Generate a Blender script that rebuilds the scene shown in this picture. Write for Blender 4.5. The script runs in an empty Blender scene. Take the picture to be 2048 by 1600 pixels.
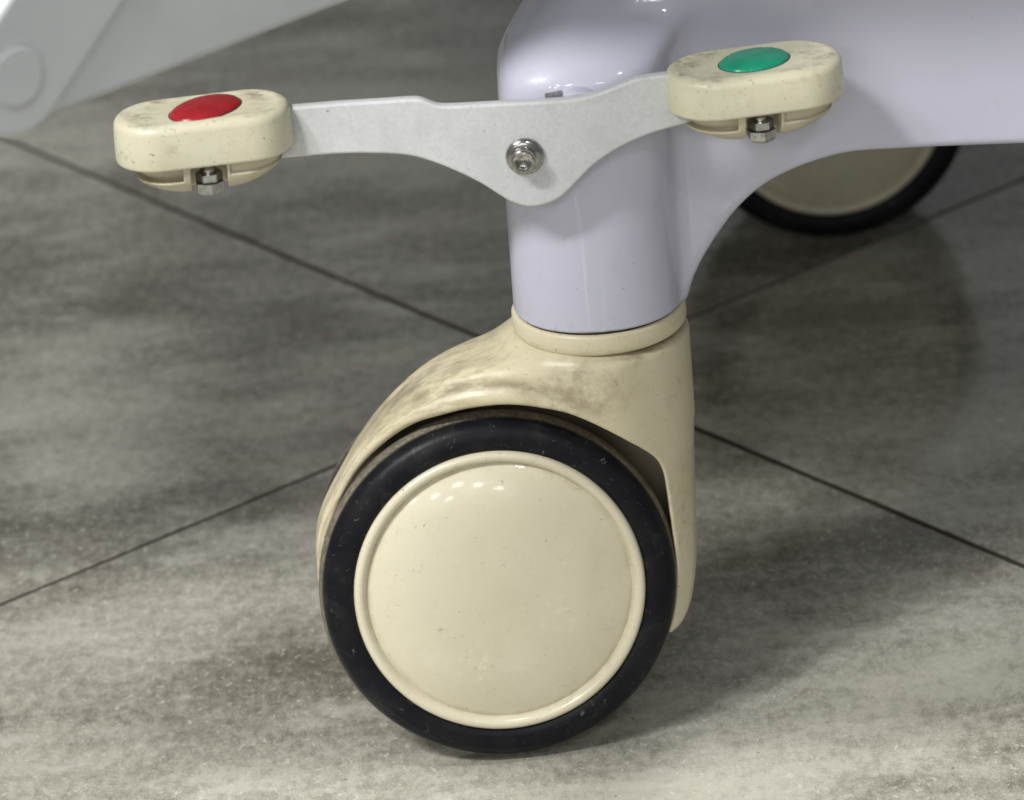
import bpy, bmesh, math, random
import numpy as np
from mathutils import Vector, Matrix

random.seed(7)
scene = bpy.context.scene
COL = scene.collection
R = math.radians

# ------------------------------------------------------------------ camera
cam_d = bpy.data.cameras.new("camera")
cam = bpy.data.objects.new("camera", cam_d)
COL.objects.link(cam)
PITCH, ROLL = R(24.51), R(4.86)
F_ = Vector((0, math.cos(PITCH), -math.sin(PITCH)))
U0 = Vector((0, math.sin(PITCH), math.cos(PITCH)))
X0 = Vector((1, 0, 0))
Rv = X0 * math.cos(ROLL) - U0 * math.sin(ROLL)
Uv = X0 * math.sin(ROLL) + U0 * math.cos(ROLL)
CAM = Vector((0.0119, -1.7249, 0.9489))
m = Matrix(((Rv.x, Uv.x, -F_.x, CAM.x), (Rv.y, Uv.y, -F_.y, CAM.y), (Rv.z, Uv.z, -F_.z, CAM.z), (0, 0, 0, 1)))
cam.matrix_world = m
cam_d.sensor_width = 36
cam_d.lens = 9083.2 / 2048 * 36
cam_d.clip_start = 0.05
cam_d.clip_end = 100
cam_d.dof.use_dof = True
cam_d.dof.focus_distance = 1.885
cam_d.dof.aperture_fstop = 12.0
scene.camera = cam

# ------------------------------------------------------------------ ambient and lamps
world = bpy.data.worlds.new("World")
scene.world = world
world.use_nodes = True
bg = world.node_tree.nodes["Background"]
bg.inputs[0].default_value = (0.93, 0.97, 1.0, 1)
bg.inputs[1].default_value = 0.155

def lamp(loc, size, power, target=(0.0, 0.0, 0.1), color=(1.0, 0.985, 0.955)):
    ld = bpy.data.lights.new("ceiling_lamp", 'AREA')
    ld.shape = 'DISK'
    ld.size = size
    ld.energy = power
    ld.color = color
    o = bpy.data.objects.new("ceiling_lamp", ld)
    o.location = loc
    d = Vector(target) - Vector(loc)
    o.rotation_euler = d.to_track_quat('-Z', 'Y').to_euler()
    COL.objects.link(o)
    return o

# ceiling spots of the hall: one row just in front of the bed, the others farther behind the camera
lamp((-1.20, -1.58, 2.60), 0.36, 40)
lamp((-1.75, -1.50, 2.60), 0.36, 34)
lamp((0.90, -2.70, 2.60), 0.24, 7)
lamp((-0.15, -0.42, 2.60), 0.20, 26)
for x, y in ((-2.6, -4.4), (-1.7, -5.3), (-0.8, -4.6), (0.5, -6.2), (-1.3, -6.6), (-0.2, -5.2)):
    lamp((x, y, 2.60), 0.32, 7)
lamp((-2.6, 1.2, 2.60), 0.50, 20)

scene.view_settings.view_transform = 'Standard'
scene.view_settings.look = 'None'
scene.view_settings.exposure = 0.53
scene.view_settings.gamma = 1.0
scene.view_settings.use_curve_mapping = False
scene.cycles.use_denoising = True
scene.cycles.max_bounces = 8

# ------------------------------------------------------------------ node helpers
class N:
    def __init__(self, name):
        self.m = bpy.data.materials.new(name)
        self.m.use_nodes = True
        self.t = self.m.node_tree
        self.b = self.t.nodes["Principled BSDF"]
        self._co = None
    def new(self, k, **kw):
        n = self.t.nodes.new(k)
        for a, v in kw.items():
            setattr(n, a, v)
        return n
    def link(self, a, b):
        self.t.links.new(a, b)
    def pos(self):
        if self._co is None:
            self._co = self.new("ShaderNodeNewGeometry")
        return self._co.outputs["Position"]
    def obj(self):
        return self.new("ShaderNodeTexCoord").outputs["Object"]
    def normal(self):
        self.pos()
        return self._co.outputs["Normal"]
    def mapping(self, v, scale=(1, 1, 1), rot=(0, 0, 0), loc=(0, 0, 0)):
        n = self.new("ShaderNodeMapping")
        n.inputs["Scale"].default_value = scale
        n.inputs["Rotation"].default_value = rot
        n.inputs["Location"].default_value = loc
        self.link(v, n.inputs["Vector"])
        return n.outputs[0]
    def noise(self, v, scale, detail=4, rough=0.55, dist=0.0, out="Fac"):
        n = self.new("ShaderNodeTexNoise")
        n.inputs["Scale"].default_value = scale
        n.inputs["Detail"].default_value = detail
        n.inputs["Roughness"].default_value = rough
        n.inputs["Distortion"].default_value = dist
        self.link(v, n.inputs["Vector"])
        return n.outputs[out]
    def ramp(self, v, lo, hi, a=0.0, b=1.0):
        n = self.new("ShaderNodeMapRange", interpolation_type='SMOOTHSTEP')
        n.inputs["From Min"].default_value = lo
        n.inputs["From Max"].default_value = hi
        n.inputs["To Min"].default_value = a
        n.inputs["To Max"].default_value = b
        self.link(v, n.inputs["Value"])
        return n.outputs[0]
    def math(self, op, a, b=None, clamp=False):
        n = self.new("ShaderNodeMath", operation=op)
        n.use_clamp = clamp
        for i, v in enumerate((a, b)):
            if v is None:
                continue
            if isinstance(v, (int, float)):
                n.inputs[i].default_value = v
            else:
                self.link(v, n.inputs[i])
        return n.outputs[0]
    def mix(self, fac, a, b):
        n = self.new("ShaderNodeMix", data_type='RGBA')
        for i, v in ((0, fac), (6, a), (7, b)):
            if isinstance(v, (int, float)):
                n.inputs[i].default_value = v
            elif isinstance(v, tuple):
                n.inputs[i].default_value = (*v, 1)
            else:
                self.link(v, n.inputs[i])
        return n.outputs[2]
    def blob(self, c, r, soft=0.5, scale=(1, 1, 1)):
        """soft-edged mask round a point: where a stain sits"""
        n = self.new("ShaderNodeVectorMath", operation='SUBTRACT')
        self.link(self.pos(), n.inputs[0])
        n.inputs[1].default_value = c
        s = self.new("ShaderNodeVectorMath", operation='MULTIPLY')
        self.link(n.outputs[0], s.inputs[0])
        s.inputs[1].default_value = scale
        l = self.new("ShaderNodeVectorMath", operation='LENGTH')
        self.link(s.outputs[0], l.inputs[0])
        return self.ramp(l.outputs["Value"], r * (1 - soft), r, 1.0, 0.0)
    def sep(self, v):
        n = self.new("ShaderNodeSeparateXYZ")
        self.link(v, n.inputs[0])
        return n.outputs
    def lint(self, v, scale, width, density):
        """thin curly hairs: a level line of noise, broken up by a second noise"""
        n = self.noise(v, scale, 1.0, 0.4, 0.6)
        l = self.math('ABSOLUTE', self.math('SUBTRACT', n, 0.5))
        line = self.ramp(l, 0.0, width, 1.0, 0.0)
        brk = self.ramp(self.noise(v, scale * 1.7, 0, 0.5), density, density + 0.03)
        return self.math('MULTIPLY', line, brk)
    def speck(self, v, scale, thr):
        cl = self.ramp(self.noise(v, scale * 0.09, 2, 0.6), 0.40, 0.68, 0.05, 0.0)
        return self.ramp(self.math('SUBTRACT', self.noise(v, scale, 2, 0.5), cl), thr, thr + 0.03)
    def bump(self, h, strength, distance):
        n = self.new("ShaderNodeBump")
        n.inputs["Strength"].default_value = strength
        n.inputs["Distance"].default_value = distance
        self.link(h, n.inputs["Height"])
        self.link(n.outputs[0], self.b.inputs["Normal"])
    def set(self, **kw):
        for k, v in kw.items():
            i = self.b.inputs[k.replace("_", " ")]
            if isinstance(v, tuple):
                i.default_value = (*v, 1) if len(v) == 3 else v
            elif isinstance(v, (int, float)):
                i.default_value = v
            else:
                self.link(v, i)
        return self

# ------------------------------------------------------------------ materials
CREAM = (0.66, 0.600, 0.430)

def mat_cream(name, dirt=1.0, kind="plain", base=CREAM, rough=0.36):
    n = N(name)
    p = n.pos()
    big = n.noise(p, 22, 3, 0.6)
    col = n.mix(n.ramp(big, 0.35, 0.7), base, tuple(c * k for c, k in zip(base, (0.93, 0.92, 0.86))))
    # general grime
    g = n.math('MULTIPLY', n.ramp(n.noise(p, 75, 6, 0.7, 0.1), 0.55, 0.80), 0.38 * min(dirt, 1.2))
    col = n.mix(g, col, (0.24, 0.20, 0.12))
    # fine dark specks and short scuffs
    s = n.speck(p, 640, 0.735 - 0.025 * dirt)
    col = n.mix(n.math('MULTIPLY', s, 0.62), col, (0.10, 0.085, 0.05))
    sq = n.lint(n.mapping(p, (1, 1, 1.8)), 260, 0.011, 0.63 - 0.012 * dirt)
    col = n.mix(n.math('MULTIPLY', sq, 0.45 * min(dirt, 1.4)), col, (0.16, 0.14, 0.09))
    rg = n.ramp(n.noise(p, 60, 4), 0.3, 0.8, rough - 0.05, rough + 0.12)
    if kind == "fork":
        px, py, pz = n.sep(p)
        dz = n.math('SUBTRACT', pz, 0.075)
        th = n.math('ARCTAN2', dz, px)
        rad = n.math('SQRT', n.math('ADD', n.math('MULTIPLY', dz, dz), n.math('MULTIPLY', px, px)))
        cv = n.new("ShaderNodeCombineXYZ")
        n.link(n.math('MULTIPLY', th, 4.0), cv.inputs[0]); n.link(n.math('MULTIPLY', py, 330.0), cv.inputs[1]); n.link(n.math('MULTIPLY', rad, 330.0), cv.inputs[2])
        streak = n.ramp(n.noise(cv.outputs[0], 1.0, 6, 0.68, 0.0), 0.40, 0.66)
        cloud = n.ramp(n.noise(p, 40, 4, 0.6), 0.30, 0.56)
        upper = n.math('MULTIPLY', n.ramp(px, -0.010, 0.028, 1.0, 0.0), n.ramp(py, -0.004, 0.012, 0.25, 1.0))
        col = n.mix(n.math('MULTIPLY', n.math('MULTIPLY', n.math('MULTIPLY', streak, upper), cloud), 0.66), col, (0.25, 0.195, 0.115))
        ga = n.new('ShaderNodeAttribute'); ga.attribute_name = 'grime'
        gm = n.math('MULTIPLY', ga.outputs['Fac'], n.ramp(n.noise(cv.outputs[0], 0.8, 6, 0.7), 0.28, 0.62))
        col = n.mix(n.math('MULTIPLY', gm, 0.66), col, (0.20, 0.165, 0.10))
        # black grime plus deep shade, painted dark up inside the wheel wells
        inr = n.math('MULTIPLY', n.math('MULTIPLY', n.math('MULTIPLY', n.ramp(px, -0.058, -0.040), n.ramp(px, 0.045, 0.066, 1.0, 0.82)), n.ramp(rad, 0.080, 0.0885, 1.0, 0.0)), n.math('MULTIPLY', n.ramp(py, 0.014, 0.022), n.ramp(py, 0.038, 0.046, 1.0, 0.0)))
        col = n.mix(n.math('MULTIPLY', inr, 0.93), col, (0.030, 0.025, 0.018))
        spot = n.blob((0.038, -0.004, 0.166), 0.026, 0.95, (0.8, 0.6, 1.1))
        sp2 = n.math('MULTIPLY', spot, n.ramp(n.noise(p, 150, 5, 0.7), 0.30, 0.66))
        col = n.mix(n.math('MULTIPLY', sp2, 0.62), col, (0.24, 0.175, 0.095))
        lo = n.math('MULTIPLY', n.blob((0.082, 0.0, 0.10), 0.05, 0.8), n.ramp(n.noise(p, 100, 6, 0.7), 0.45, 0.75))
        col = n.mix(n.math('MULTIPLY', lo, 0.45), col, (0.25, 0.20, 0.11))
    if kind == "pedal":
        z = n.sep(n.normal())[2]
        top = n.ramp(z, 0.80, 0.97)
        sm = n.noise(n.mapping(p, (110, 190, 110), (0, 0, R(15))), 1.0, 6, 0.75, 0.25)
        cl = n.ramp(n.noise(p, 45, 3, 0.6), 0.34, 0.58)
        clear = n.math('MAXIMUM', n.blob((-0.1005, -0.0237, 0.311), 0.0235, 0.3), n.blob((0.1202, -0.0137, 0.309), 0.0225, 0.3))
        smear = n.math('MULTIPLY', n.math('MULTIPLY', n.ramp(sm, 0.44, 0.66), top), n.math('MULTIPLY', cl, n.math('SUBTRACT', 1.0, n.math('MULTIPLY', clear, 0.85))))
        col = n.mix(n.math('MULTIPLY', smear, 0.72), col, (0.17, 0.155, 0.115))
        sd = n.math('MULTIPLY', n.ramp(n.noise(p, 210, 5, 0.72, 0.4), 0.585, 0.74), n.math('SUBTRACT', 1.0, top))
        col = n.mix(n.math('MULTIPLY', sd, 0.75), col, (0.16, 0.14, 0.10))
    if kind == "ring":
        sc = n.ramp(n.noise(n.mapping(p, (60, 60, 500)), 1.0, 5, 0.7), 0.55, 0.75)
        col = n.mix(n.math('MULTIPLY', sc, 0.35), col, (0.22, 0.19, 0.12))
    n.set(Base_Color=col, Roughness=rg, Specular_IOR_Level=0.5)
    n.b.inputs["Subsurface Weight"].default_value = 0.0
    n.bump(n.noise(p, 900, 2), 0.06, 0.0004)
    return n.m

def mat_paint():
    n = N("lavender_paint")
    p = n.pos()
    base = (0.535, 0.540, 0.655)
    v = n.ramp(n.noise(p, 14, 3), 0.3, 0.75)
    col = n.mix(v, base, (0.515, 0.52, 0.63))
    s = n.speck(p, 520, 0.71)
    col = n.mix(n.math('MULTIPLY', s, 0.45), col, (0.16, 0.15, 0.13))
    sm = n.math('MULTIPLY', n.ramp(n.noise(p, 85, 5, 0.7, 1.0), 0.57, 0.80), 0.24)
    col = n.mix(sm, col, (0.28, 0.27, 0.25))
    lo = n.math('MULTIPLY', n.ramp(n.sep(p)[2], 0.190, 0.204, 1.0, 0.0), n.ramp(n.noise(p, 190, 5, 0.7), 0.50, 0.72))
    col = n.mix(n.math('MULTIPLY', lo, 0.35), col, (0.25, 0.22, 0.16))
    n.set(Base_Color=col, Roughness=n.ramp(n.noise(p, 40, 4), 0.3, 0.8, 0.34, 0.44))
    n.b.inputs["Coat Weight"].default_value = 0.5
    n.b.inputs["Coat Roughness"].default_value = 0.05
    n.bump(n.math('ADD', n.noise(p, 55, 2), n.math('MULTIPLY', n.noise(p, 420, 2), 0.06)), 0.06, 0.0015)
    return n.m

def mat_lever():
    n = N("silver_paint")
    p = n.pos()
    f = n.noise(p, 620, 3, 0.7)
    col = n.mix(n.ramp(f, 0.35, 0.68), (0.63, 0.645, 0.66), (0.565, 0.58, 0.59))
    b = n.noise(p, 60, 4, 0.6)
    col = n.mix(n.ramp(b, 0.4, 0.75, 0, 0.5), col, (0.49, 0.49, 0.51))
    s = n.speck(p, 560, 0.705)
    col = n.mix(n.math('MULTIPLY', s, 0.6), col, (0.12, 0.12, 0.12))
    l = n.lint(p, 230, 0.008, 0.62)
    col = n.mix(n.math('MULTIPLY', l, 0.35), col, (0.2, 0.2, 0.2))
    n.set(Base_Color=col, Roughness=0.36, Metallic=0.0)
    n.bump(f, 0.10, 0.0005)
    return n.m

def mat_steel(name="steel", tint=(0.50, 0.49, 0.46), rough=0.24):
    n = N(name)
    p = n.pos()
    f = n.noise(p, 480, 4, 0.7)
    col = n.mix(n.ramp(f, 0.4, 0.7), tint, tuple(c * 0.6 for c in tint))
    n.set(Base_Color=col, Metallic=1.0, Roughness=n.ramp(f, 0.3, 0.8, rough - 0.05, rough + 0.2))
    return n.m

def mat_tyre():
    n = N("black_rubber")
    p = n.obj()
    ox, oy, oz = n.sep(p)
    col = n.mix(n.ramp(n.noise(p, 60, 4), 0.35, 0.7), (0.0065, 0.0070, 0.0105), (0.012, 0.012, 0.014))
    # dust rubbed into the tread behind the shoulder
    tread = n.ramp(oy, 0.0058, 0.0082)
    d = n.math('MULTIPLY', n.ramp(n.noise(p, 420, 5, 0.75), 0.30, 0.70, 0.35, 1.0), n.ramp(oy, 0.010, 0.015, 1.0, 0.4))
    col = n.mix(n.math('MULTIPLY', n.math('MULTIPLY', tread, d), 0.9), col, (0.30, 0.265, 0.20))
    s = n.speck(p, 480, 0.73)
    col = n.mix(n.math('MULTIPLY', s, 0.35), col, (0.16, 0.16, 0.16))
    l = n.lint(p, 170, 0.010, 0.605)
    col = n.mix(n.math('MULTIPLY', l, 0.42), col, (0.20, 0.20, 0.19))
    sm = n.ramp(n.noise(p, 35, 5, 0.7, 0.8), 0.50, 0.75)
    col = n.mix(n.math('MULTIPLY', sm, 0.16), col, (0.12, 0.115, 0.10))
    n.set(Base_Color=col, Roughness=n.ramp(n.noise(p, 90, 4), 0.3, 0.8, 0.36, 0.50), Specular_IOR_Level=0.14)
    n.bump(n.noise(p, 700, 2), 0.08, 0.0004)
    return n.m

def mat_hub():
    n = N("cream_hub")
    p = n.obj()
    base = (0.69, 0.645, 0.490)
    col = n.mix(n.ramp(n.noise(p, 20, 4, 0.6), 0.35, 0.7), base, (0.65, 0.60, 0.445))
    s = n.speck(p, 430, 0.725)
    col = n.mix(n.math('MULTIPLY', s, 0.6), col, (0.16, 0.13, 0.08))
    l = n.lint(p, 150, 0.009, 0.635)
    col = n.mix(n.math('MULTIPLY', l, 0.5), col, (0.20, 0.17, 0.11))
    sm = n.ramp(n.noise(p, 38, 5, 0.65, 0.8), 0.55, 0.8)
    col = n.mix(n.math('MULTIPLY', sm, 0.12), col, (0.30, 0.27, 0.18))
    ox, oy, oz = n.sep(p)
    cvec = n.new("ShaderNodeCombineXYZ"); n.link(ox, cvec.inputs[0]); n.link(oz, cvec.inputs[1])
    def spot2(cx, cz, r, soft=0.6):
        d = n.new("ShaderNodeVectorMath", operation='DISTANCE'); n.link(cvec.outputs[0], d.inputs[0]); d.inputs[1].default_value = (cx, cz, 0)
        return n.ramp(d.outputs["Value"], r * (1 - soft), r, 1.0, 0.0)
    scr = n.ramp(n.noise(p, 260, 5, 0.7, 0.3), 0.52, 0.62)
    rub = n.math('MULTIPLY', scr, n.math('MAXIMUM', spot2(-0.013, -0.031, 0.0105), n.math('MULTIPLY', spot2(0.022, -0.012, 0.014), 0.5)))
    col = n.mix(n.math('MULTIPLY', rub, 0.8), col, (0.80, 0.76, 0.62))
    drk = n.math('MULTIPLY', n.ramp(n.noise(p, 330, 4, 0.7), 0.58, 0.68), spot2(-0.012, -0.028, 0.010))
    col = n.mix(n.math('MULTIPLY', drk, 0.6), col, (0.30, 0.26, 0.17))
    rr_ = n.new("ShaderNodeVectorMath", operation='LENGTH'); n.link(cvec.outputs[0], rr_.inputs[0])
    seam = n.math('MULTIPLY', n.math('MULTIPLY', n.ramp(rr_.outputs["Value"], 0.0535, 0.0556), n.ramp(rr_.outputs["Value"], 0.0566, 0.0572, 1.0, 0.0)), n.ramp(n.noise(p, 120, 4, 0.7), 0.35, 0.6, 0.2, 1.0))
    col = n.mix(n.math('MULTIPLY', seam, 0.28), col, (0.33, 0.28, 0.17))
    n.set(Base_Color=col, Roughness=n.ramp(n.noise(p, 45, 5, 0.6), 0.3, 0.75, 0.20, 0.38))
    n.b.inputs["Coat Weight"].default_value = 0.2
    n.b.inputs["Coat Roughness"].default_value = 0.06
    n.bump(n.math('ADD', n.noise(p, 60, 5, 0.6), n.math('MULTIPLY', n.noise(p, 330, 3, 0.6), 0.16)), 0.13, 0.0016)
    return n.m

def mat_button(name, c, dark):
    n = N(name)
    p = n.pos()
    col = n.mix(n.ramp(n.noise(p, 110, 5, 0.65), 0.4, 0.75), c, dark)
    s = n.speck(p, 500, 0.72)
    col = n.mix(n.math('MULTIPLY', s, 0.5), col, tuple(min(1, k + 0.2) for k in c))
    n.set(Base_Color=col, Roughness=n.ramp(n.noise(p, 130, 4), 0.3, 0.8, 0.22, 0.42))
    return n.m

def mat_grey_plastic():
    n = N("light_grey_plastic")
    p = n.pos()
    col = n.mix(n.ramp(n.noise(p, 25, 4), 0.35, 0.75), (0.53, 0.555, 0.575), (0.48, 0.505, 0.525))
    sm = n.math('MULTIPLY', n.speck(p, 90, 0.70), 0.25)
    col = n.mix(sm, col, (0.3, 0.3, 0.3))
    n.set(Base_Color=col, Roughness=0.45)
    return n.m

def mat_dark(name="dark_gap", c=(0.02, 0.018, 0.015)):
    n = N(name)
    col = n.mix(n.noise(n.pos(), 300, 3), c, tuple(k * 1.8 for k in c))
    n.set(Base_Color=col, Roughness=0.8)
    return n.m

TA = R(-52.3)          # direction of one family of tile joints
def mat_tile():
    n = N("stone_tile")
    p = n.pos()
    oi = n.new("ShaderNodeObjectInfo")
    cmb = n.new("ShaderNodeCombineXYZ")
    n.link(n.math('MULTIPLY', oi.outputs["Random"], 37.0), cmb.inputs[0])
    n.link(n.math('MULTIPLY', oi.outputs["Random"], 91.0), cmb.inputs[1])
    add = n.new("ShaderNodeVectorMath", operation='ADD')
    n.link(p, add.inputs[0]); n.link(cmb.outputs[0], add.inputs[1])
    v = add.outputs[0]
    st = n.mapping(v, (0.50, 1.05, 1.0), (0, 0, R(-14)))
    big = n.noise(st, 6.5, 4, 0.55, 0.25)
    mid = n.noise(st, 24, 6, 0.60, 0.15)
    fine = n.ramp(n.noise(n.mapping(v, (1, 0.62, 1)), 170, 8, 0.78), 0.30, 0.70)
    grain = n.noise(v, 900, 3, 0.7)
    a = n.math('ADD', n.math('MULTIPLY', big, 1.30), n.math('MULTIPLY', mid, 0.70))
    a = n.math('ADD', a, n.math('MULTIPLY', fine, 0.30))
    a = n.math('ADD', a, n.math('MULTIPLY', n.ramp(grain, 0.32, 0.68), 0.16))
    t = n.ramp(a, 0.84, 1.60)
    col = n.mix(t, (0.118, 0.107, 0.080), (0.490, 0.478, 0.412))
    # pale mineral veins
    ve = n.math('ABSOLUTE', n.math('SUBTRACT', n.noise(st, 13, 6, 0.62, 0.3), 0.5))
    vm = n.math('MULTIPLY', n.ramp(ve, 0.0, 0.045, 1.0, 0.0), n.ramp(mid, 0.42, 0.64))
    col = n.mix(n.math('MULTIPLY', vm, 0.30), col, (0.58, 0.57, 0.52))
    fl = n.ramp(n.noise(n.mapping(v, (1, 0.8, 1)), 300, 4, 0.65, 0.5), 0.58, 0.68)
    col = n.mix(n.math('MULTIPLY', fl, 0.50), col, (0.66, 0.65, 0.60))
    # faint rosy and greenish clouds
    col = n.mix(n.ramp(n.noise(v, 9, 3), 0.56, 0.75, 0, 0.22), col, (0.36, 0.29, 0.265))
    col = n.mix(n.ramp(n.noise(n.mapping(v, loc=(5, 3, 0)), 8, 3), 0.56, 0.75, 0, 0.22), col, (0.25, 0.275, 0.22))
    # dark grit
    s = n.speck(n.mapping(v, (1, 1.4, 1)), 190, 0.70)
    col = n.mix(n.math('MULTIPLY', s, 0.65), col, (0.05, 0.042, 0.03))
    dd = n.ramp(n.noise(v, 55, 5, 0.7), 0.60, 0.78, 0, 0.28)
    col = n.mix(dd, col, (0.14, 0.125, 0.10))
    rg = n.ramp(n.noise(v, 30, 5, 0.6), 0.3, 0.75, 0.08, 0.14)
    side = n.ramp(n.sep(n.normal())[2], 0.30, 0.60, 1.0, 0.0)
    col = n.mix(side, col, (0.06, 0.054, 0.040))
    rg = n.math("ADD", rg, n.ramp(n.sep(n.normal())[2], 0.90, 0.998, 0.5, 0.0))
    n.set(Base_Color=col, Roughness=rg, Specular_IOR_Level=0.75)
    h = n.math('ADD', n.math('MULTIPLY', mid, 0.6), n.math('MULTIPLY', fine, 0.30))
    n.bump(h, 0.06, 0.0010)
    return n.m

M = dict(paint=mat_paint(), lever=mat_lever(), steel=mat_steel("steel", (0.46, 0.45, 0.425), 0.18), bolt=mat_steel("zinc_bolt", (0.55, 0.55, 0.53), 0.32),
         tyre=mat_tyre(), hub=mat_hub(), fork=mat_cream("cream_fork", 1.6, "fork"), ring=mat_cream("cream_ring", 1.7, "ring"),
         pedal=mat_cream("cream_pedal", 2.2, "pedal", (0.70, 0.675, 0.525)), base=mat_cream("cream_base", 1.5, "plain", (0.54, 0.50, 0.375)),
         red=mat_button("red_plastic", (0.36, 0.014, 0.022), (0.28, 0.011, 0.016)),
         green=mat_button("green_plastic", (0.012, 0.33, 0.19), (0.01, 0.27, 0.16)),
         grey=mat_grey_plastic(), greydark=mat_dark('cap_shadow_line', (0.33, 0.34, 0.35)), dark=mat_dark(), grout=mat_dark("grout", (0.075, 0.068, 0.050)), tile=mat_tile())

# ------------------------------------------------------------------ object helpers
def tag(o, label=None, cat=None, group=None, kind=None):
    if label: o["label"] = label
    if cat: o["category"] = cat
    if group: o["group"] = group
    if kind: o["kind"] = kind
    return o

def link(name, me, mat, parent=None, smooth=True, sharp=None):
    me.name = name
    if mat and not me.materials:
        me.materials.append(mat)
    if smooth:
        me.polygons.foreach_set("use_smooth", [True] * len(me.polygons))
        if sharp:
            me.set_sharp_from_angle(angle=R(sharp))
    o = bpy.data.objects.new(name, me)
    COL.objects.link(o)
    if parent:
        adopt(o, parent)
    return o

def adopt(o, parent):
    o.parent = parent
    o.matrix_parent_inverse = world_of(parent).inverted()

def world_of(o):
    b = o.matrix_basis.copy()
    return b if o.parent is None else world_of(o.parent) @ o.matrix_parent_inverse @ b

def empty(name, loc):
    o = bpy.data.objects.new(name, None)
    o.location = loc
    o.empty_display_size = 0.05
    COL.objects.link(o)
    return o

def lathe(prof, seg=96, axis='Z', closed=True):
    """profile [(radius, height)] turned round an axis; radius 0 ends are closed to a point"""
    bm = bmesh.new()
    rings = []
    for r, h in prof:
        if r < 1e-6:
            rings.append([bm.verts.new(pt(0, 0, h, axis))])
        else:
            rings.append([bm.verts.new(pt(r * math.cos(2 * math.pi * i / seg), r * math.sin(2 * math.pi * i / seg), h, axis)) for i in range(seg)])
    for a, b in zip(rings[:-1], rings[1:]):
        for i in range(seg):
            j = (i + 1) % seg
            if len(a) == 1 and len(b) == 1: continue
            if len(a) == 1: bm.faces.new((a[0], b[j], b[i]))
            elif len(b) == 1: bm.faces.new((a[i], a[j], b[0]))
            else: bm.faces.new((a[i], a[j], b[j], b[i]))
    bmesh.ops.recalc_face_normals(bm, faces=bm.faces)
    me = bpy.data.meshes.new("lathe")
    bm.to_mesh(me); bm.free()
    return me

def pt(a, b, h, axis):
    return (a, b, h) if axis == 'Z' else (a, h, b)

def loft(rings, cap0=True, cap1=True):
    bm = bmesh.new()
    vs = [[bm.verts.new(p) for p in r] for r in rings]
    k = len(vs[0])
    for a, b in zip(vs[:-1], vs[1:]):
        for i in range(k):
            j = (i + 1) % k
            bm.faces.new((a[i], a[j], b[j], b[i]))
    if cap0: bm.faces.new(vs[0][::-1])
    if cap1: bm.faces.new(vs[-1])
    bmesh.ops.recalc_face_normals(bm, faces=bm.faces)
    me = bpy.data.meshes.new("loft")
    bm.to_mesh(me); bm.free()
    return me

def box_mesh(lo, hi, bev=0.0, seg=2):
    bm = bmesh.new()
    bmesh.ops.create_cube(bm, size=1)
    for v in bm.verts:
        v.co = Vector([(l + h) / 2 + c * (h - l) for c, l, h in zip(v.co, lo, hi)])
    if bev:
        bmesh.ops.bevel(bm, geom=bm.edges[:], offset=bev, segments=seg, affect='EDGES', profile=0.5)
    me = bpy.data.meshes.new("box")
    bm.to_mesh(me); bm.free()
    return me

def catmull(pts, n=8, closed=False):
    P = [np.array(p, float) for p in pts]
    out = []
    k = len(P)
    rng = range(k) if closed else range(k - 1)
    for i in rng:
        p0 = P[(i - 1) % k] if closed or i > 0 else 2 * P[0] - P[1]
        p1, p2 = P[i], P[(i + 1) % k]
        p3 = P[(i + 2) % k] if closed or i + 2 < k else 2 * P[-1] - P[-2]
        for t in np.linspace(0, 1, n, endpoint=False):
            out.append(0.5 * (2 * p1 + (p2 - p0) * t + (2 * p0 - 5 * p1 + 4 * p2 - p3) * t * t + (3 * p1 - p0 - 3 * p2 + p3) * t ** 3))
    if not closed:
        out.append(P[-1])
    return np.array(out)

# ------------------------------------------------------------------ signed distance shapes -> mesh (surface nets)
def poly_sdf(P):
    A = np.asarray(P); B = np.roll(A, -1, 0)
    def f(x, z):
        x = np.asarray(x, float); z = np.asarray(z, float)
        sh = np.broadcast(x, z).shape
        d = np.full(sh, 1e9); s = np.ones(sh)
        for (ax, az), (bx, bz) in zip(A, B):
            ex, ez = bx - ax, bz - az
            wx, wz = x - ax, z - az
            t = np.clip((wx * ex + wz * ez) / (ex * ex + ez * ez + 1e-18), 0, 1)
            d = np.minimum(d, (wx - ex * t) ** 2 + (wz - ez * t) ** 2)
            c1 = z >= az; c2 = z < bz; c3 = ex * wz > ez * wx
            s = np.where((c1 & c2 & c3) | (~c1 & ~c2 & ~c3), -s, s)
        return s * np.sqrt(d)
    return f

def smin(a, b, k):
    h = np.clip(k - np.abs(a - b), 0, None) / k
    return np.minimum(a, b) - h * h * k * 0.25
def smax(a, b, k):
    return -smin(-a, -b, k)
def rint(a, b, r):
    """intersection of two distances with a rounded edge of radius r"""
    u, v = np.maximum(a + r, 0), np.maximum(b + r, 0)
    return np.sqrt(u * u + v * v) + np.minimum(np.maximum(a + r, b + r), 0) - r

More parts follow.
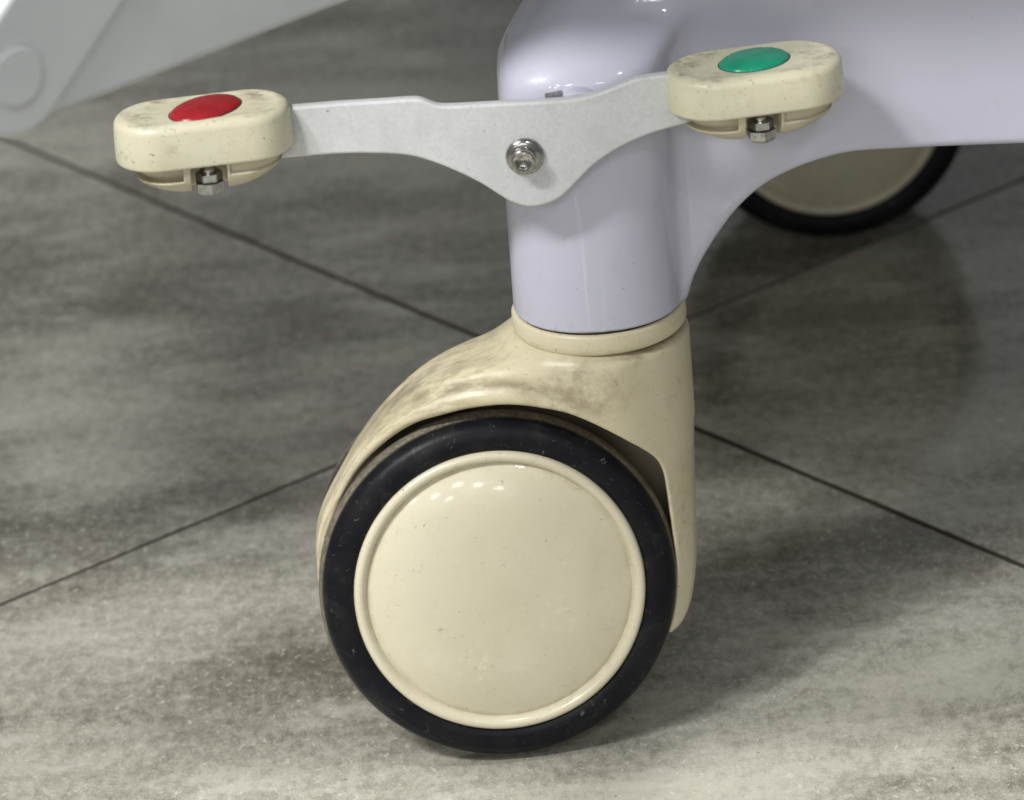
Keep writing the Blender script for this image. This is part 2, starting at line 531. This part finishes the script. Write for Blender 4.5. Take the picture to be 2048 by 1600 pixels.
def nets(f, xs, ys, zs):
    V = f(xs[:, None, None], ys[None, :, None], zs[None, None, :])
    V = np.broadcast_to(V, (len(xs), len(ys), len(zs)))
    S = V < 0
    cnt = np.zeros(np.array(V.shape) - 1, np.int8)
    for a in (0, 1):
        for b in (0, 1):
            for c in (0, 1):
                cnt += S[a:V.shape[0] - 1 + a, b:V.shape[1] - 1 + b, c:V.shape[2] - 1 + c]
    I = np.argwhere((cnt > 0) & (cnt < 8))
    idx = np.full(cnt.shape, -1, np.int64)
    idx[tuple(I.T)] = np.arange(len(I))
    acc = np.zeros((len(I), 3)); num = np.zeros(len(I))
    G = (xs, ys, zs)
    corners = [(a, b, c) for a in (0, 1) for b in (0, 1) for c in (0, 1)]
    for c0 in corners:
        for ax in range(3):
            if c0[ax]: continue
            c1 = list(c0); c1[ax] = 1
            i0 = I + np.array(c0); i1 = I + np.array(c1)
            v0 = V[tuple(i0.T)]; v1 = V[tuple(i1.T)]
            mk = (v0 < 0) != (v1 < 0)
            t = np.where(mk, v0 / np.where(mk, v0 - v1, 1), 0)
            p0 = np.stack([G[k][i0[:, k]] for k in range(3)], 1)
            p1 = np.stack([G[k][i1[:, k]] for k in range(3)], 1)
            acc += np.where(mk[:, None], p0 + t[:, None] * (p1 - p0), 0); num += mk
    P = acc / num[:, None]
    def grad(Q, e=2e-4):
        g = []
        for k in range(3):
            D = np.zeros(3); D[k] = e
            a = Q + D; b = Q - D
            g.append((f(a[:, 0], a[:, 1], a[:, 2]) - f(b[:, 0], b[:, 1], b[:, 2])) / (2 * e))
        return np.stack(g, 1)
    for _ in range(2):
        g = grad(P); d = f(P[:, 0], P[:, 1], P[:, 2])
        step = -(d / np.maximum((g * g).sum(1), 0.05))[:, None] * g
        ln = np.linalg.norm(step, axis=1, keepdims=True)
        P = P + step * np.minimum(1, 0.0008 / np.maximum(ln, 1e-9))
    faces = []
    for ax in range(3):
        o1, o2 = (ax + 1) % 3, (ax + 2) % 3
        sl0 = [slice(None)] * 3; sl1 = [slice(None)] * 3
        sl0[ax] = slice(0, -1); sl1[ax] = slice(1, None)
        ch = S[tuple(sl0)] != S[tuple(sl1)]
        E_ = np.argwhere(ch)
        E_ = E_[(E_[:, o1] > 0) & (E_[:, o2] > 0) & (E_[:, o1] < V.shape[o1] - 1) & (E_[:, o2] < V.shape[o2] - 1)]
        ins = S[tuple(E_.T)]
        q = []
        for d1, d2 in ((1, 1), (0, 1), (0, 0), (1, 0)):
            c = E_.copy(); c[:, o1] -= d1; c[:, o2] -= d2
            q.append(idx[tuple(c.T)])
        q = np.stack(q, 1)
        q[~ins] = q[~ins][:, ::-1]
        faces.append(q)
    Fq = np.concatenate(faces)
    me = bpy.data.meshes.new("nets")
    me.vertices.add(len(P)); me.vertices.foreach_set("co", P.astype(np.float32).ravel())
    me.loops.add(Fq.size); me.loops.foreach_set("vertex_index", Fq.astype(np.int32).ravel())
    me.polygons.add(len(Fq)); me.polygons.foreach_set("loop_start", np.arange(0, Fq.size, 4, dtype=np.int32))
    me.update(calc_edges=True); me.validate()
    me.polygons.foreach_set("use_smooth", [True] * len(me.polygons))
    g = grad(P); g /= np.maximum(np.linalg.norm(g, axis=1, keepdims=True), 1e-9)
    if len(me.vertices) == len(P):
        me.normals_split_custom_set_from_vertices(g.tolist())
    return me

def ax(lo, hi, step):
    return np.arange(lo, hi + step * 0.5, step)

# ================================================================== THE SETTING: tiled floor
floor = link("floor", box_mesh((-7, -7, -0.03), (7, 7, -0.0032)), M['grout'], smooth=False)
tag(floor, "grey brown stone floor tiles with thin dark joints", "floor", kind="structure")
d1 = Vector((math.cos(TA), math.sin(TA), 0)); d2 = Vector((-d1.y, d1.x, 0))
L1O, A0 = 0.2664, -0.2825            # where the joints run
JA, JB = 0.0024, 0.0038              # joint widths
cuts_a = [A0 + 0.9 * k for k in range(-4, 5)]
cuts_b = [L1O + 0.6 * k for k in range(-4, 5)]
tile_me = {}
for a0, a1 in zip(cuts_a[:-1], cuts_a[1:]):
    for b0, b1 in zip(cuts_b[:-1], cuts_b[1:]):
        c = d1 * ((a0 + a1) / 2) + d2 * ((b0 + b1) / 2)
        if not (-1.6 < c.x < 1.7 and -1.9 < c.y < 3.0):
            continue
        key = round(a1 - a0, 3)
        if key not in tile_me:
            tl, tw = a1 - a0 - JA, b1 - b0 - JB
            rng = random.Random(3)
            out = []
            for ex, ey, fx, fy in ((-tl, -tw, tl, -tw), (tl, -tw, tl, tw), (tl, tw, -tl, tw), (-tl, tw, -tl, -tw)):
                nn = int(math.hypot(fx - ex, fy - ey) / 2 / 0.004)
                jit = 0.0
                for q in range(nn):
                    t = q / nn
                    jit = 0.75 * jit + rng.uniform(-0.00016, 0.00016)
                    chip = jit + (0.0006 * rng.random() if rng.random() < 0.03 else 0)
                    nx, ny = (fy - ey), -(fx - ex)
                    ln = math.hypot(nx, ny)
                    out.append(((ex + (fx - ex) * t) / 2 - nx / ln * chip, (ey + (fy - ey) * t) / 2 - ny / ln * chip))
            ins = lambda d, z: [(x - math.copysign(min(d, abs(x)), x) * (abs(abs(x) - tl / 2) < 0.002), y - math.copysign(min(d, abs(y)), y) * (abs(abs(y) - tw / 2) < 0.002), z) for x, y in out]
            tile_me[key] = loft([ins(0, -0.008), ins(0, -0.0006), ins(0.0002, -0.0002), ins(0.0007, 0.0)])
            o = link("floor_tile", tile_me[key], M['tile'], smooth=False)
        else:
            o = bpy.data.objects.new("floor_tile", tile_me[key]); COL.objects.link(o)
        o.location = c; o.rotation_euler = (0, 0, TA)
        adopt(o, floor)

# ================================================================== THE BED
SX, SY = 0.0515, 0.030       # swivel axis of the near caster
bed = empty("hospital_bed", (SX, SY, 0))
tag(bed, "lavender white hospital bed leg on a cream caster with red and green button pedals", "hospital bed")

# ---- leg: column, upper lean to the right, and the arched side beam, one moulding
arch = catmull([(0.060, 0.150), (0.0755, 0.172), (0.0871, 0.1900), (0.0967, 0.2095), (0.1124, 0.2305), (0.1298, 0.2430), (0.1549, 0.2504), (0.1796, 0.2507),
                (0.2308, 0.2483), (0.32, 0.243), (0.95, 0.215)], 6)
beam_poly = np.vstack([arch, [(0.95, 0.47), (0.215, 0.47), (0.050, 0.305), (0.040, 0.28), (0.04, 0.15)]])
beam2d = poly_sdf(beam_poly)
def leg_sdf(x, y, z):
    K, Z0 = 0.0030, 0.3035
    e = np.clip((z - Z0) / K, -40, 40)
    s = np.log1p(np.exp(e)) * K
    sg = 1 / (1 + np.exp(-e))
    cx = SX + 1.02 * s
    cy = SY + 1.25 * s
    r = 0.0357 - 0.010 * (np.minimum(z, 0.31) - 0.19)
    ux, uy = np.abs(x - cx), np.abs(y - cy)
    p = 2.15 + 1.1 / (1 + np.exp(-np.clip((z - 0.270) / 0.012, -40, 40)))
    col = ((ux ** p + uy ** p + 1e-14) ** (1 / p) - r) / np.sqrt(1 + 1.4 * sg)
    col = rint(col, 0.1915 - z, 0.0012)
    b = rint(beam2d(x, z), np.abs(y - 0.0375) - 0.0165, 0.004)
    d = smin(col, b, 0.006)
    d = rint(d, 0.1915 - z, 0.0012)
    return rint(d, z - 0.455, 0.002)
xs = np.concatenate([ax(0.008, 0.26, 0.0016), np.linspace(0.27, 0.96, 46)])
ys_ = np.concatenate([ax(-0.012, 0.090, 0.0016), np.linspace(0.093, 0.30, 50)])
leg = link("leg", nets(leg_sdf, xs, ys_, ax(0.186, 0.460, 0.0016)), M['paint'], bed)

# ---- swivel ring between leg and caster
def ring_mesh():
    r = 0.0367
    return lathe([(0.0, 0.1816), (0.0340, 0.1816), (0.0358, 0.1818), (r, 0.1830), (r + 0.0002, 0.1850), (r, 0.1895), (r - 0.0005, 0.1904), (r - 0.0014, 0.1908), (0.0345, 0.1908), (0.0338, 0.1906), (0.0, 0.1906)], 128)
ring = link("swivel_ring", ring_mesh(), M['ring'])
ring.location = (SX, SY, 0); adopt(ring, bed)
seal = link("seal", lathe([(0.0, 0.1900), (0.0346, 0.1900), (0.0346, 0.1925), (0.0, 0.1925)], 96), M['dark'])
seal.location = (SX, SY, 0); adopt(seal, ring)

# ---- caster fork: spiral hood blended into the swivel barrel, wheel wells cut from both sides
hood = catmull([(-0.0774, 0.0740), (-0.0776, 0.0840), (-0.0756, 0.0990), (-0.0684, 0.1148), (-0.0500, 0.1428), (-0.0272, 0.1637), (-0.0050, 0.1733), (0.0150, 0.1762), (0.040, 0.1772)], 8)
right = catmull([(0.056, 0.174), (0.0590, 0.150), (0.0595, 0.110), (0.0595, 0.0760), (0.0590, 0.0560), (0.0580, 0.0400), (0.056, 0.0345)], 8)
low = [(0.046, 0.032), (0.030, 0.045), (0.0, 0.056), (-0.045, 0.066), (-0.070, 0.0700)]
outer = poly_sdf(np.vstack([hood, right, low]))
barrel_poly = np.vstack([[(0.0, 0.1793), (0.12, 0.1793), (0.12, 0.14)], catmull([(0.0895, 0.135), (0.0878, 0.1150), (0.0868, 0.0944), (0.0858, 0.0760), (0.0826, 0.0600), (0.0780, 0.0510), (0.0722, 0.0474), (0.062, 0.0470)], 8), [(0.046, 0.032), (0.030, 0.045), (0.0, 0.10)]])
barrel2d = poly_sdf(barrel_poly)
WZ = 0.075
op = [(-0.0690, 0.0500), (-0.0735, 0.0620), (-0.0755, 0.0780), (-0.0742, 0.0925), (-0.0682, 0.1095), (-0.0578, 0.1288), (-0.0450, 0.1425), (-0.0315, 0.1518), (-0.0180, 0.1566), (-0.0057, 0.1599), (0.0111, 0.1619), (0.0275, 0.1596),
      (0.0400, 0.1552), (0.0518, 0.1482), (0.0600, 0.1416), (0.0665, 0.1352)]
opr = [(0.0708, 0.1290), (0.0728, 0.1225), (0.0737, 0.1140), (0.0746, 0.1000), (0.0753, 0.0880), (0.0755, 0.0750), (0.0735, 0.0590), (0.0680, 0.0440), (0.0590, 0.0290), (0.045, 0.012)]
open2d = poly_sdf(np.vstack([catmull(op + opr, 6), [(0.0, -0.02), (-0.08, -0.02)]]))
LIPX = np.array([-0.20, -0.0737, -0.058, -0.030, -0.0057, 0.011, 0.0275, 0.040, 0.2])
LIPW = np.array([0.018, 0.018, 0.0178, 0.0213, 0.0272, 0.0312, 0.0342, 0.0355, 0.0355])
lip_x = np.linspace(-0.2, 0.2, 801)
lip_w = np.convolve(np.pad(np.interp(lip_x, LIPX, LIPW), 20, mode='edge'), np.hanning(43)[1:-1] / np.hanning(43).sum(), mode='valid')
def fork_sdf(x, y, z):
    w = np.interp(x, lip_x, lip_w)
    v = np.abs(y - SY)
    vs = np.where(y < SY, v, v * 1.0 + 0.28 * w)
    A = rint(outer(x, z), vs - w + 0.0032 * np.clip((0.035 - x) / 0.035, 0, 1), 0.0075)
    rr = np.sqrt((x - SX) ** 2 + (y - SY) ** 2)
    B = rint(rr - 0.0376, barrel2d(x, z), 0.003)
    U = smin(A, B, 0.016)
    o = open2d(x, z)
    well = np.maximum(o, 0.0016 - v)
    U = smax(U, -well, 0.002)
    br = np.interp(x, [-0.076, -0.030, 0.030, 0.062], [0.0013, 0.0029, 0.0029, 0.0001]) * np.clip((z - 0.058) / 0.022, 0.12, 1)
    bead = np.sqrt((o - 0.45 * br) ** 2 + (v - (w - br - 0.0003)) ** 2) - br
    bead = np.maximum(bead, np.maximum(np.maximum(0.058 - z, (x - 0.070) * 0.7), y - SY))
    return smin(U, bead, 0.0006 + 1.2 * br)
fork_me = nets(fork_sdf, ax(-0.088, 0.096, 0.00105), ax(-0.014, 0.074, 0.00105), ax(0.020, 0.186, 0.00105))
co = np.empty(len(fork_me.vertices) * 3, np.float32); fork_me.vertices.foreach_get("co", co); co = co.reshape(-1, 3).astype(float)
oo = open2d(co[:, 0], co[:, 2]); ww = np.interp(co[:, 0], lip_x, lip_w)
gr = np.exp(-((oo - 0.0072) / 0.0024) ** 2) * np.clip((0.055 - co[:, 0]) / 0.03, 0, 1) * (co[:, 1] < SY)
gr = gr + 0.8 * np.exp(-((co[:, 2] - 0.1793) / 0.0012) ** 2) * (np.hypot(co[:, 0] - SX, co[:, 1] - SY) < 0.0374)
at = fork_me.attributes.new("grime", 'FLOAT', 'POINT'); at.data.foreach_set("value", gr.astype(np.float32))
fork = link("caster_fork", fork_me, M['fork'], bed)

# ---- twin wheels
TR = 0.0756
tyre_me = lathe([(0.0622, 0.0012), (0.0628, 0.0004), (0.0665, 0.0002), (0.0703, 0.0009), (0.0728, 0.0024), (0.0742, 0.0046), (0.0751, 0.0068), (0.0753, 0.0072), (TR, 0.0088), (TR + 0.0011, 0.0122), (TR + 0.0009, 0.0150), (0.0740, 0.0162), (0.068, 0.0165), (0.0600, 0.0165), (0.0600, 0.0050), (0.0622, 0.0012)], 160, 'Y')
dome = []
for k in range(0, 25):
    r = 0.0555 * k / 24
    dome.append((r, 0.0022 - 0.0066 * (1 - (r / 0.0555) ** 3.6)))
rim = [(0.0562, 0.0026), (0.0568, 0.0020), (0.0573, 0.0008), (0.0581, -0.0003), (0.0592, -0.0008), (0.0604, -0.0007), (0.0613, -0.0001), (0.0619, 0.0012), (0.0619, 0.0050)]
hub_me = lathe(dome + rim, 160, 'Y')
drum_me = lathe([(0.0, 0.0048), (0.0600, 0.0048), (0.0598, 0.0160), (0.052, 0.0160), (0.050, 0.0130), (0.014, 0.0130), (0.014, 0.0262), (0.0, 0.0262)], 96, 'Y')

def wheel(parent, loc, rot):
    w = link("wheel", drum_me, M['base'], sharp=40)
    w.location = loc; w.rotation_euler = rot
    adopt(w, parent)
    for nm, me, mt in (("tyre", tyre_me, M['tyre']), ("hub_cap", hub_me, M['hub'])):
        c = link(nm, me, mt, sharp=60)
        c.parent = w
    return w
CAMB = R(8.8)
wheel(bed, (0, -0.0085, 0.0778), (CAMB * -1, 0, R(1.2)))
wheel(bed, (0, 0.0685, 0.0778), (CAMB * -1, 0, math.pi - R(1.2)))
axle = link("axle", lathe([(0, -0.028), (0.006, -0.028), (0.006, 0.028), (0, 0.028)], 32, 'Y'), M['steel'], sharp=40)
axle.location = (0, SY, 0.0765); adopt(axle, bed)

# ---- brake lever: bent flat bar across the front of the leg
ltop = [(-0.078, 0.3071), (-0.0648, 0.3072), (-0.0467, 0.3072), (-0.0307, 0.3068), (-0.0176, 0.3065), (-0.0137, 0.3057), (-0.0104, 0.3040), (-0.0069, 0.3026), (-0.0009, 0.3020), (0.0171, 0.3014), (0.0372, 0.3007),
        (0.0473, 0.3007), (0.0534, 0.3015), (0.0605, 0.3033), (0.0698, 0.3063), (0.0739, 0.3072), (0.0846, 0.3078), (0.097, 0.3080)]
lbot = [(0.097, 0.2866), (0.0910, 0.2858), (0.0825, 0.2843), (0.0722, 0.2815), (0.0618, 0.2770), (0.0533, 0.2718), (0.0468, 0.2660), (0.0414, 0.2609), (0.0371, 0.2579), (0.0319, 0.2561), (0.0258, 0.2557), (0.0208, 0.2573),
        (0.0160, 0.2602), (0.0064, 0.2680), (-0.0051, 0.2752), (-0.0149, 0.2801), (-0.0227, 0.2827), (-0.0347, 0.2845), (-0.0487, 0.2856), (-0.0649, 0.2858), (-0.078, 0.2856)]
LP = np.vstack([catmull(ltop, 5), catmull(lbot, 5)])
LY, LT = -0.0160, 0.0050
def flat_bar(P, thick, bev, name):
    cu = bpy.data.curves.new(name, 'CURVE')
    cu.dimensions = '2D'; cu.fill_mode = 'BOTH'
    sp = cu.splines.new('POLY'); sp.points.add(len(P) - 1)
    for q, (x, z) in zip(sp.points, P):
        q.co = (x, z, 0, 1)
    sp.use_cyclic_u = True
    cu.extrude = thick / 2 - bev; cu.bevel_depth = bev; cu.bevel_resolution = 3; cu.offset = -bev
    o = bpy.data.objects.new(name, cu); COL.objects.link(o)
    dg = bpy.context.evaluated_depsgraph_get()
    me = bpy.data.meshes.new_from_object(o.evaluated_get(dg))
    bpy.data.objects.remove(o); bpy.data.curves.remove(cu)
    me.materials.clear()
    me.transform(Matrix.Rotation(math.pi / 2, 4, 'X'))
    return me
lm = flat_bar(LP, LT, 0.0012, "bar")
lm.transform(Matrix.Translation((0, LY, 0)))
lever = link("brake_lever", lm, M['lever'], bed, sharp=35)

def hexprism(r, h, ch, seg=6, rot=0.0):
    """hexagon head along -Y with a chamfered, slightly domed face"""
    ringv = lambda rr, y: [(rr * math.cos(2 * math.pi * i / seg + rot), y, rr * math.sin(2 * math.pi * i / seg + rot)) for i in range(seg)]
    return loft([ringv(r, 0), ringv(r, -h + ch), ringv(r * 0.86, -h), ringv(r * 0.45, -h - ch * 0.35)])
PX, PZ = 0.0254, 0.2782
ws = link("washer", lathe([(0.0, 0.0), (0.0074, 0.0), (0.0078, -0.0004), (0.0077, -0.0012), (0.0071, -0.0017), (0.0058, -0.0026), (0.0, -0.0026)], 64, 'Y'), M['steel'], sharp=50)
ws.location = (PX, LY - LT / 2, PZ); adopt(ws, lever)
def socket_head(r, h, sr, sd):
    k = 48
    an = [2 * math.pi * i / k for i in range(k)]
    circ = lambda rr, y: [(rr * math.cos(t), y, rr * math.sin(t)) for t in an]
    def hexa(rr, y):
        return [(rr / math.cos((t % (math.pi / 3)) - math.pi / 6) * math.cos(t), y, rr / math.cos((t % (math.pi / 3)) - math.pi / 6) * math.sin(t)) for t in an]
    return loft([circ(r * 0.98, 0), circ(r, -0.0004), circ(r, -h + 0.0012), circ(r * 0.95, -h + 0.0005), circ(r * 0.84, -h), circ(sr * 1.32, -h), hexa(sr * 1.02, -h + 0.0002), hexa(sr, -h + 0.0006), hexa(sr * 0.96, -h + sd), circ(sr * 0.3, -h + sd + 0.0006)])
pv = link("pivot_bolt", socket_head(0.0051, 0.0048, 0.0027, 0.0020), M['steel'], sharp=28)
pv.location = (PX - 0.0006, LY - LT / 2 - 0.0022, PZ - 0.0002); pv.rotation_euler = (R(-3), R(9), R(-5)); adopt(pv, lever)
sh = link("pivot_shaft", lathe([(0, 0), (0.006, 0), (0.006, 0.034), (0, 0.034)], 32, 'Y'), M['steel'], sharp=40)
sh.location = (PX, LY + 0.002, PZ); adopt(sh, lever)
clip = link("spring_clip", box_mesh((-0.0036, -0.002, -0.0006), (0.0036, 0.004, 0.0006), 0.0003, 1), M['steel'], smooth=False)
clip.location = (0.0392, -0.0085, 0.2984); clip.rotation_euler = (R(8), R(-6), 0); adopt(clip, lever)
boss = link("lever_boss", lathe([(0, -0.008), (0.0105, -0.008), (0.0112, -0.0072), (0.0112, 0.010), (0, 0.010)], 48, 'Y'), M['paint'], sharp=40)
boss.location = (0.0485, -0.0030, 0.2893); adopt(boss, lever)

def stadium(a, b, z, n=22):
    out = []
    for k in range(n + 1):
        t = -math.pi / 2 + math.pi * k / n
        out.append((a + b * math.cos(t), b * math.sin(t), z))
    for k in range(n + 1):
        t = math.pi / 2 + math.pi * k / n
        out.append((-a + b * math.cos(t), b * math.sin(t), z))
    return out

def pedal(cx, cy, zt, phi, a, b, h, btn, btn_mat, label, bolt_x):
    prof = [(0.0030, -h), (0.0012, -h), (0.0004, -h + 0.0004), (0.0, -h + 0.0014), (0.0003, -h * 0.5), (0.0006, -0.0040), (0.0008, -0.0028), (0.0014, -0.0016), (0.0023, -0.0008), (0.0034, -0.0003), (0.0044, 0.0), (0.0056, -0.00005), (0.0066, -0.0003), (0.0082, -0.00035)]
    p = link("pedal", loft([stadium(a, b - o_, z) for o_, z in prof]), M['pedal'], sharp=70)
    p["label"] = label
    p.location = (cx, cy, zt); p.rotation_euler = (0, 0, phi); adopt(p, bed)
    # oval lens button, set a little into the top
    bx, by, pa, qb, bphi = btn
    rings = []
    for k in range(9):
        t = k / 8 * math.pi / 2
        s_, hh = math.cos(t), 0.0039 * math.sin(t) - 0.0006
        s_ = max(s_, 0.03)
        rings.append([(pa * s_ * math.cos(u), qb * s_ * math.sin(u), hh) for u in np.linspace(0, 2 * math.pi, 56, endpoint=False)])
    c = link("button", loft(rings), btn_mat)
    c.location = (bx, by, zt); c.rotation_euler = (0, 0, bphi); adopt(c, p)
    sr = [[((pa + e) * math.cos(u), (qb + e) * math.sin(u), hz) for u in np.linspace(0, 2 * math.pi, 56, endpoint=False)] for e, hz in ((0.0003, -0.002), (0.0003, -0.0003), (0.0, -0.0003), (-0.001, -0.0003))]
    g = link("button_seat", loft(sr), M['dark'])
    g.location = (bx, by, zt); g.rotation_euler = (0, 0, bphi); adopt(g, p)
    # scooped mounting bowl below with a slot for the bolt
    D = 0.0140
    lx = bolt_x
    def bowl(x, y, z):
        zz = z + h
        t = np.clip(-zz / D, 0, 1.0)
        d2_ = np.sqrt(np.maximum(np.abs(x) - a * (1 - 0.55 * t ** 1.5), 0) ** 2 + y * y) - b
        s1 = (d2_ + 0.0025 + (b - 0.006) * (1 - np.sqrt(np.maximum(1 - t ** 2.2, 0)))) * 0.8
        s = rint(s1, np.maximum(zz - 0.001, -zz - D), 0.0008)
        notch = np.maximum(np.maximum(np.abs(x - lx) - 0.0072, y - 0.000), -1)
        s = smax(s, -notch, 0.0006)
        pk = np.maximum(np.maximum(x - lx + 0.0104, -zz - 0.0064), -0.0032 - s1)
        s = smax(s, -pk, 0.0008)
        pk = np.maximum(np.maximum(lx + 0.0088 - x, -zz - 0.0050), -0.0014 - s1)
        s = smax(s, -pk, 0.0010)
        return s
    L_ = a + b + 0.003
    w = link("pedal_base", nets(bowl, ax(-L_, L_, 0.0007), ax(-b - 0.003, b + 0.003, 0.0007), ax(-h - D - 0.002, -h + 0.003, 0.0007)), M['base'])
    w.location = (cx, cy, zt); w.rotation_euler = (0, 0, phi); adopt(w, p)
    def up(me):
        me.transform(Matrix.Rotation(math.pi / 2, 4, 'X')); return me
    zb = zt - h
    off = Vector((lx, -b * 0.50, 0)); off.rotate(Matrix.Rotation(phi, 3, 'Z'))
    bl = link("bolt", up(hexprism(0.0061, 0.0046, 0.0010, 6, R(20))), M['bolt'], smooth=False)
    nt = link("nut", up(hexprism(0.0054, 0.0036, 0.0006, 6, R(-5))), M['bolt'], smooth=False)
    sd = link("stud", lathe([(0, 0.002), (0.0030, 0.002), (0.0030, -0.002), (0.0027, -0.0024), (0.0030, -0.0028), (0.0027, -0.0032), (0.0030, -0.0036), (0.0030, -0.006), (0, -0.006)], 32), M['steel'], sharp=30)
    for o_, dz in ((sd, 0.0), (nt, -0.0052), (bl, -0.0090)):
        base = Vector((cx, cy, zb + dz)) + off
        o_.location = base; adopt(o_, p)
    return p
pedal(-0.1021, -0.0214, 0.3118, R(5.4), 0.0174, 0.0187, 0.0188, (-0.1003, -0.0228, 0.0160, 0.0114, R(38)), M['red'], "scuffed cream brake pedal with a red oval button", 0.0000)
pedal(0.1199, -0.0133, 0.3090, R(7.4), 0.0155, 0.0210, 0.0165, (0.1202, -0.0137, 0.0152, 0.0116, R(26.7)), M['green'], "scuffed cream brake pedal with a green oval button", -0.0005)

# ---- far caster of the same bed: the near one copied, turned half round its swivel axis
T = Matrix.Translation((0.1933, 0.5997, 0)) @ Matrix.Rotation(math.pi, 4, 'Z')
bpy.context.view_layer.update()
for o in list(bed.children):
    if o.name.split('.')[0] in ("caster_fork", "swivel_ring", "wheel", "axle"):
        w0 = o.matrix_world.copy()
        c = o.copy(); COL.objects.link(c)
        c.matrix_parent_inverse = bed.matrix_world.inverted()
        c.matrix_basis = T @ w0
        for g in o.children:
            k = g.copy(); COL.objects.link(k); k.parent = c
far_leg = link("far_leg", lathe([(0, 0.1915), (0.0350, 0.1915), (0.0356, 0.1925), (0.034, 0.455), (0, 0.455)], 64), M['paint'], sharp=40)
far_leg.location = (0.1933 - SX, 0.5997 - SY, 0); adopt(far_leg, bed)
# ---- the bed's underframe above the legs
up_ = [(-0.45, -0.083), (2.0, -0.108), (2.0, 1.0), (-0.45, 1.0)]
plat = link("underframe", loft([[(x, y, 0.456) for x, y in up_], [(x, y, 0.50) for x, y in up_]]), M['grey'], smooth=False)
adopt(plat, bed)

# ================================================================== grey hinged arm at the left, behind the red pedal
YAW = R(40)
pd = Vector((math.cos(YAW), math.sin(YAW), 0)); pn = Vector((pd.y, -pd.x, 0))
P0 = Vector((-0.1317, -0.250, 0))
arm = empty("hinged_arm", (P0.x, P0.y, 0.40))
tag(arm, "light grey plastic hinged arm with a round pivot cap, up left of the red pedal", "hinged arm")
fr = Matrix(((pd.x, pn.x, 0, P0.x), (pd.y, pn.y, 0, P0.y), (0, 0, 1, 0), (0, 0, 0, 1)))
# local x along the panel, local -y... the bar helper builds in xz, y = thickness; +y here points at the camera
def rounded(pts, r, n=8):
    out = []
    k = len(pts)
    for i in range(k):
        p = Vector(pts[i]); a_ = (Vector(pts[i - 1]) - p).normalized(); b_ = (Vector(pts[(i + 1) % k]) - p).normalized()
        rad = r[i]
        half = math.acos(max(-1, min(1, a_.dot(b_)))) / 2
        tl = rad / math.tan(half)
        c = p + (a_ + b_).normalized() * rad / math.sin(half)
        s = p + a_ * tl; e = p + b_ * tl
        a0 = math.atan2(s.y - c.y, s.x - c.x); a1 = math.atan2(e.y - c.y, e.x - c.x)
        da = (a1 - a0 + math.pi) % (2 * math.pi) - math.pi
        out += [(c.x + rad * math.cos(a0 + da * q / n), c.y + rad * math.sin(a0 + da * q / n)) for q in range(n + 1)]
    return out
panel = rounded([(-0.113, 0.3918), (0.0167, 0.3949), (0.3167, 0.3996), (0.3167, 0.56), (-0.113, 0.56)], [0.01, 0.2, 0.01, 0.01, 0.01])
me = flat_bar(panel, 0.014, 0.0025, "panel"); me.transform(fr @ Matrix.Translation((0, -0.020, 0)))
pan = link("cover_panel", me, M['grey'], arm, sharp=40)
CC = (-0.0294, 0.4250)
AR, AD = 0.0215, R(40)
armp = [(CC[0] + AR * math.cos(t), CC[1] + AR * math.sin(t)) for t in np.linspace(AD + math.pi / 2, AD + math.pi * 1.5, 25)]
armp += [(CC[0] + 0.24 * math.cos(AD) + AR * math.cos(t), CC[1] + 0.24 * math.sin(AD) + AR * math.sin(t)) for t in np.linspace(AD - math.pi / 2, AD + math.pi / 2, 25)]
me = flat_bar(armp, 0.008, 0.0025, "armp"); me.transform(fr @ Matrix.Translation((0, 0.0105, 0)))
ar = link("arm", me, M['grey'], arm, sharp=40)
pin = lathe([(0, -0.018), (0.008, -0.018), (0.008, 0.008), (0, 0.008)], 40, 'Y')
pin.transform(fr @ Matrix.Translation((CC[0], 0, CC[1])))
link("pivot_pin", pin, M['grey'], arm, sharp=40)
cap_r = 0.0107
cap = lathe([(0, 0.0003), (cap_r - 0.0012, 0.0003), (cap_r - 0.0007, 0.0002), (cap_r - 0.0003, -0.0002), (cap_r, -0.001), (0, -0.001)], 64, 'Y')
cap.transform(fr @ Matrix.Translation((CC[0], 0.0145, CC[1])))
cp = link("pivot_cap", cap, M['grey'], ar, sharp=8)
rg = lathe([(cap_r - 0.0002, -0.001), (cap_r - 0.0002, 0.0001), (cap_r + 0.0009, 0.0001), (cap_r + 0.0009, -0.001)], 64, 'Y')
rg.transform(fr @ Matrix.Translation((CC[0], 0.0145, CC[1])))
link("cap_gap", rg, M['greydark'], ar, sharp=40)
